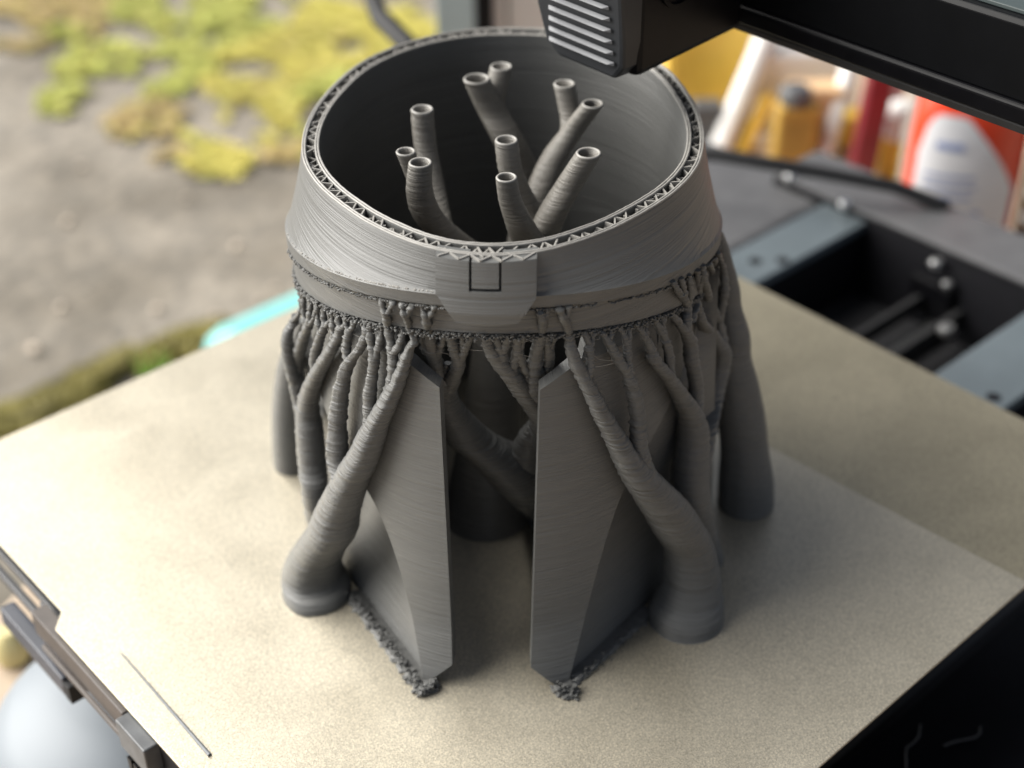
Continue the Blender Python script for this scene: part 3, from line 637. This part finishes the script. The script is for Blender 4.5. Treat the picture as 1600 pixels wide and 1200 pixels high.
for key in ('T1', 'T2', 'T3', 'T4', 'T5', 'T6', 'T7', 'T8', 'I'):
    root = None
    for i, p in enumerate(TREES[key]):
        q = MB()
        if key not in ('T7', 'T8', 'I'):      # let each twig end on the edge it carries
            u, f, z, r = p[-1]; t = math.atan2(u/A, (f-FC)/B)
            for ze, ke in ((zb(t)-.03, kb(t)-.015), (zl(t)-.05, kb(t)+.012)):
                if ze-.75 < z < ze-.03 and not (ze < zl(t)-.2 and z > zb(t)):
                    p = p+[(ke*A*math.sin(t), FC+ke*B*math.cos(t), ze, max(.06, r))]; break
        rows_ = branch(q, p, .35 if key in ('T7', 'T8') else (.3 if key == 'I' else 1.0), key == 'I', 22 if p[0][3] > .3 else 12)
        if i == 0:
            root = hp(q, 'support_tree', M_TUBE if key == 'I' else M_TREE, smooth=True, fix=False)
        else:
            hp(q, 'branch', M_TUBE if key == 'I' else M_TREE, root, smooth=True, fix=False)
        if key == 'I':
            c = W(*p[-1][:3]); q = MB(); q.tube([c+(v-c)*.87+Vector((0, 0, .005)) for v in rows_[-1]+rows_[-1][:1]], .032, 6, False)
            hp(q, 'tube_rim', M_EDGE, root, smooth=True)
# crumbly support interface under the band and under its lip
q = MB()
for _ in range(3):
    t = -R(84)
    while t < R(66):
        t += random.uniform(.006, .012)
        q.blob(P(t, kb(t)+random.uniform(-.012, .006), zb(t)-random.uniform(.0, .14)), random.uniform(.026, .046), (1, 1, .7), 6, .35)
for a0, a1 in ((-72, -10), (9, 84)):
    for _ in range(2):
        t = R(a0)
        while t < R(a1):
            t += random.uniform(.007, .014)
            if noise.noise(Vector((t*9, a0, 0))) < -.28: continue
            q.blob(P(t, kb(t)+random.uniform(.008, .020), zl(t)-random.uniform(.04, .10)), random.uniform(.024, .040), (1, 1, .7), 6, .35)
o = hp(q, 'support_interface', M_TREE, smooth=True, fix=False); o['kind'] = 'stuff'
q = MB()    # rough bead on the ridge of the band
t = -R(72)
while t < R(-10):
    t += random.uniform(.006, .012); q.blob(P(t, kb(t)+.010, zr(t)+random.uniform(.0, .03)), random.uniform(.018, .032), n=5)
o = hp(q, 'ridge_bead', M_EDGE, smooth=True, fix=False); o['kind'] = 'stuff'
# crumbled first layers at the feet
q = MB()
for (u0, f0), (u1, f1), n_, r0 in (((-1.75, 7.75), (-3.75, 4.75), 500, .034), ((1.85, 7.65), (3.85, 5.1), 90, .03), ((-1.75, 7.95), (-1.3, 7.75), 120, .045), ((1.5, 7.75), (1.95, 7.9), 120, .045), ((5.5, 2.5), (5.55, 2.2), 40, .06)):
    for _ in range(n_):
        s_ = random.random(); z = random.uniform(0, .28)*random.random()
        q.blob(W(u0+(u1-u0)*s_+random.gauss(0, .05)-(.02 if u0 < 0 else -.02), f0+(f1-f0)*s_+random.gauss(0, .07)+.06, z+.02), random.uniform(.5, 1.5)*r0, (random.uniform(.6, 1.8), random.uniform(.6, 1.8), .7), 7, .45)
for u, f in ((-1.78, 7.85), (1.72, 7.85), (1.9, 7.75)):
    for k in range(4): q.blob(W(u+random.gauss(0, .04), f+random.gauss(0, .05), .06+k*.07), .09-.015*k, n=8)
for sg, (u0, f0), (u1, f1), wd in ((-1, (-1.62, 7.85), (-3.75, 4.75), .24), (1, (1.75, 7.75), (3.85, 5.05), .10)):
    nrm = Vector((sg*.82, .58)); lo, hi = [], []
    for i in range(60):
        s_ = i/59; c = Vector((u0+(u1-u0)*s_, f0+(f1-f0)*s_)); w_ = wd*(.7+.6*noise.noise(Vector((i*.45, sg, 0))))+.05
        pr = [c-nrm*.25, c+nrm*w_*.6, c+nrm*w_, c+nrm*(w_+.01)]
        lo.append([W(a.x, a.y, zz) for a, zz in zip(pr, (.09, .08+random.uniform(0, .05), .05+random.uniform(0, .03), 0))])
    q.grid(lo)
o = hp(q, 'crumbled_raft', M_TREE, smooth=True, fix=False); o['kind'] = 'stuff'
# fine stray strings between the branches
q = MB()
ends = [W(*p[k][:3]) for key in ('T1', 'T2', 'T3', 'T4', 'T5') for p in TREES[key] for k in range(max(0, len(p)-4), len(p))]
cnt = 0
while cnt < 26:
    a, b = random.sample(ends, 2)
    if .35 < (a-b).length < 1.1 and abs(a.z-b.z) < .5:
        mid = (a+b)/2+Vector((random.uniform(-.1, .1), random.uniform(-.1, .1), -random.uniform(0, .12)))
        q.tube([a, (a+mid)/2-Vector((0, 0, .02)), mid, (b+mid)/2-Vector((0, 0, .02)), b], .0045, 4); cnt += 1
o = hp(q, 'stray_string', M_EDGE, fix=False); o['kind'] = 'stuff'

# ================================================================== BEHIND: things on the table, all far out of focus
AZ = math.atan2(.742, .670) - math.pi/2
M_WHITE = simple('white_plastic', (.82, .81, .78), .45, .04, .5)
M_YEL = simple('yellow_plastic', (.78, .52, .08), .4, .1, .4)
M_MUST = simple('mustard_wood', (.42, .26, .05), .5, .25, .5)
M_DRED = simple('dark_red_plastic', (.19, .018, .028), .4, .15, .5)
M_RED = simple('orange_red_plastic', (.72, .055, .015), .35, .08, .4)
M_PALE = simple('pale_wall_paint', (.50, .47, .42), .8, .08, .1)
M_PEACH = simple('peach_card', (.75, .50, .28), .6, .1, .4)
M_BROWN = simple('brown_wood', (.16, .115, .07), .6, .2, .6)
M_PRINT = simple('blue_label_print', (.30, .36, .58), .5, .1, 2)
M_LABEL = simple('white_label', (.76, .76, .78), .5, .05, 1)
M_TURQ = simple('turquoise_plastic', (.17, .46, .45), .5, .06, .3)
M_PBLUE = simple('pale_blue_panel', (.35, .42, .44), .4, .25, .35, 0, .1)
M_CAP = simple('dark_grey_cap', (.10, .105, .11), .4, .1, 1)
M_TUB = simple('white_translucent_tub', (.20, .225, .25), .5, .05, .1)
def cbox(name, mat, c, h, lab, cat, rz=-.734, bev=.25, tilt=0):
    q = MB(); q.box((0, 0, h[2]), h); o = q.build(name, mat, bevel=bev, loc=c); o.rotation_euler = (0, tilt, rz)
    if lab: tag(o, lab, cat)
    return o
q = MB(); q.tube([[46.67, 34.0, -10.0], [49.47, 34.6, -6.78], [52.27, 35.2, -3.55]], 0.62, 14); o = q.build('white_rod', M_WHITE, bevel=.12, smooth=False); tag(o, 'thick white rod leaning beside the right side of the print rim', 'rod')
q = MB(); q.tube([[48.84, 28.82, -10.0], [50.7, 29.54, -7.53], [52.56, 30.26, -5.05]], 0.42, 14); o = q.build('white_rod', M_WHITE, bevel=.12, smooth=False); tag(o, 'thinner white rod leaning next to the dark red post', 'rod')
q = MB(); q.tube([[47.82, 33.35, -10.0], [49.01, 33.51, -8.73], [50.2, 33.67, -7.46]], 0.38, 14); o = q.build('yellow_bar', M_YEL, bevel=.12, smooth=False); tag(o, 'short yellow bar leaning against the thick white rod', 'tool')
q = MB(); q.tube([[47.96, 33.75, -10.0], [49.82, 34.48, -7.52], [51.68, 35.2, -5.03]], 0.22, 14); o = q.build('red_rod', simple('dull_red', (.30,.09,.08), .5, .1, 1), bevel=.12, smooth=False); tag(o, 'thin dull red rod directly beside the thick white rod', 'rod')
cbox('red_post', M_DRED, [49.5, 26.74, -10.0], (.68, .6, 4.2), 'dark red upright post between thin white rod and yellow tub', 'post', tilt=.06)
mb_ = cbox('mustard_box', M_MUST, [48.55, 30.4, -10.0], (1.15, .8, 1.9), 'mustard coloured block with a dark grey cap beside the thin white rod', 'box')
q = MB(); q.lathe([(.8, 3.8), (.85, 4.0), (.85, 4.5), (.6, 4.7)], (-.2, 0, 0)); q.build('cap', M_CAP, mb_, smooth=True)
cbox('peach_box', M_PEACH, [50.64, 30.94, -10.0], (1.5, .8, 2.0), 'peach coloured carton standing behind the thin white rod', 'carton')
cbox('orange_box', M_YEL, [52.35, 31.05, -10.0], (2.3, .8, .9), 'low orange yellow carton behind thin white rod', 'carton')
cbox('white_carton', M_WHITE, [53.23, 33.78, -10.0], (2.9, 1.2, 2.3), 'big white carton under the gantry beam behind the rods', 'carton')
t_ = empty('yellow_tub', [51.63, 25.93, -10.0]); tag(t_, 'yellow tub with white lid left of the orange red bottle', 'tub')
q = MB(); q.lathe([(.85, 0), (1.0, .2), (1.1, 2.4), (1.05, 2.5)]); q.build('body', M_YEL, t_, smooth=True)
q = MB(); q.lathe([(1.08, 2.52), (1.1, 3.6), (.9, 4.1), (.5, 4.3)]); q.build('lid', M_WHITE, t_, smooth=True)
cbox('pink_card', simple('pink_card', (.58, .30, .32), .6, .08, .5), [55.07, 29.27, -10.0], (.8, .4, 2.4), 'pink card standing behind the dark red post', 'card')
yc = empty('yellow_canister', [51.31, 39.08, -10.0], -0.734); tag(yc, 'large yellow canister right of the print head', 'canister')
q = MB(); q.box((0, 0, 2.9), (2.6, 1.6, 2.9)); q.build('body', M_YEL, yc, bevel=.5)
q = MB(); q.box((-1.2, 0, 6.2), (.8, .7, .35)); q.build('cap', M_CAP, yc, bevel=.15)
q = MB(); q.tube([(0, 0, 5.7), (.3, 0, 6.6), (1.8, 0, 6.6), (2.4, 0, 5.7)], .3, 8); q.build('handle', M_YEL, yc, smooth=True)
cbox('grey_lid', M_CAP, [47.44, 35.62, -10.0], (.9, .7, 1.2), 'small grey pot between print rim and thick white rod', 'pot')
bo = empty('detergent_bottle', [46.35, 19.17, -10.0], -0.734); tag(bo, 'orange red bottle with white label behind the printer crossbar', 'bottle')
q = MB(); q.lathe([(2.3, 0), (2.6, .25), (2.65, 4.5), (2.63, 6.8), (2.5, 8.4), (1.7, 9.8), (.95, 10.4), (.85, 11.2)], n=36, sy=.62); q.build('body', M_RED, bo, smooth=True)
q = MB(); q.lathe([(.95, 11.25), (.95, 12.6), (.8, 12.8)], n=24); q.build('cap', M_RED, bo, smooth=True)
def lab_rows(r, z0, ztop, a0, a1, n=16):
    rows = []
    for i in range(n+1):
        a = a0+(a1-a0)*i/n
        f_ = i/n; zt = z0+(ztop-z0)*(.72+3.0*f_ if f_ < .08 else (.96+.04*min(1, (f_-.08)/.1) if f_ < .42 else 1-1.0*(f_-.42)**1.15))
        rows.append([(r*math.sin(a)*lerp(z, [4.5, 6.8, 8.4], [1, .993, .945]), -.62*r*math.cos(a)*lerp(z, [4.5, 6.8, 8.4], [1, .993, .945]), z) for z in [z0+(zt-z0)*j/8 for j in range(9)]])
    return rows
q = MB(); q.grid(lab_rows(2.69, 1.2, 8.2, -1.15, .85)); lb = q.build('label', M_LABEL, bo, smooth=True)
for k, (z, a0, a1, h) in enumerate(((6.6, -.75, -.25, .35), (5.2, -.9, .0, .16), (4.7, -.9, .05, .16), (4.2, -.9, .0, .16), (3.3, -.8, .2, .3))):
    q = MB(); q.grid([[(2.73*math.sin(a), -.62*2.73*math.cos(a), z+hh) for hh in (0, h)] for a in [a0+(a1-a0)*j/8 for j in range(9)]]); q.build('print_line', M_PRINT, lb)

pst = empty('brown_post', [48.33, 16.36, -10.0], -0.734); tag(pst, 'brown post with a row of pale round knobs right of the bottle', 'post')
q = MB(); q.box((.3, .3, 5), (.75, .5, 5)); q.build('post_body', M_BROWN, pst, bevel=.08)
for k in range(7):
    q = MB(); q.blob((-.25, -.35, 1.6+k*1.35), .42, (1, .8, 1), 10, 0); q.build('knob', M_WHITE, pst, smooth=True)
cbox('pale_board', M_PALE, [50.75, 24.14, -10.0], (.9, .4, 5), 'pale greyish board standing left of the orange red bottle', 'board')
o = cbox('pale_wall', M_PALE, [65.52, 29.22, -10.0], (5, .5, 4), None, None); tag(o, kind='structure')
cbox('blue_board', M_PBLUE, [36.16, 43.16, -10.0], (0.98, .45, 15.0), 'pale blue streaked upright board left of the black strip', 'board', bev=.06)
cbox('black_strip', M_MATTE, [37.99, 43.06, -10.0], (0.48, .45, 15.0), 'narrow black upright strip between blue board and white boards', 'strip', bev=.06)
cbox('white_strip', M_WHITE, [39.09, 43.1, -10.0], (0.32, .45, 15.0), 'narrow white upright strip right of the black strip', 'strip', bev=.06)
cbox('dark_gap_strip', M_CAP, [39.77, 43.26, -10.0], (0.08, .45, 15.0), 'very thin dark upright strip between the two white boards', 'strip', bev=.06)
cbox('white_board', M_WHITE, [40.51, 41.82, -10.0], (1.43, .45, 15.0), 'wide white upright board next to the fan cover', 'board', bev=.06)
tq = empty('turquoise_tub', (25.58, 41.10, -30)); tag(tq, 'turquoise plastic tub behind the far left edge of the gold sheet', 'tub')
q = MB(); q.box((0, 0, 7.5), (5.61, 5, 7.5)); q.build('body', M_TURQ, tq, bevel=1.6)
q = MB(); q.box((-7.21, 2.6, 12.2), (2.0, 2.6, .5)); q.build('handle', M_TURQ, tq, bevel=.4)
q = MB()
for k in range(9): q.tube([(0, 0, -6), (.3*math.cos(k), .3*math.sin(k), -2), (1.2*math.cos(k*1.7), 1.2*math.sin(k*1.7), .6)], [.12, .15, .03], 5)
o = q.build('green_tuft', simple('fresh_green', (.22, .42, .06), .6, .2, .5), loc=[22.49, 56.5, -24.0]); tag(o, 'small fresh green tuft beside the turquoise tub', 'plant')
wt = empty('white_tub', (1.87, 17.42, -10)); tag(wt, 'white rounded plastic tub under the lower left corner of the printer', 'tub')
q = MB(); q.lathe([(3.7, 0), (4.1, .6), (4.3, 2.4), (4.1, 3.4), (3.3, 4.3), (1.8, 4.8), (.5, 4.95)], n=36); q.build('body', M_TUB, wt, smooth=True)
q = MB(); q.lathe([(4.34, 1.6), (4.38, 1.7), (4.38, 2.5), (4.34, 2.6)], n=36); q.build('blue_band', simple('pale_blue_band', (.42, .52, .66), .4, .1, .5), wt, smooth=True)
q = MB(); q.lathe([(.5, 0), (.6, .2), (.6, 1.0), (.3, 1.3)]); q.build('cream_cap', simple('cream_plastic', (.6, .52, .25), .5, .1, 1), smooth=True, loc=[1.26, 25.41, -10.0]); tag(bpy.data.objects['cream_cap'], 'small cream cap at the far left edge by the bed arm', 'cap')
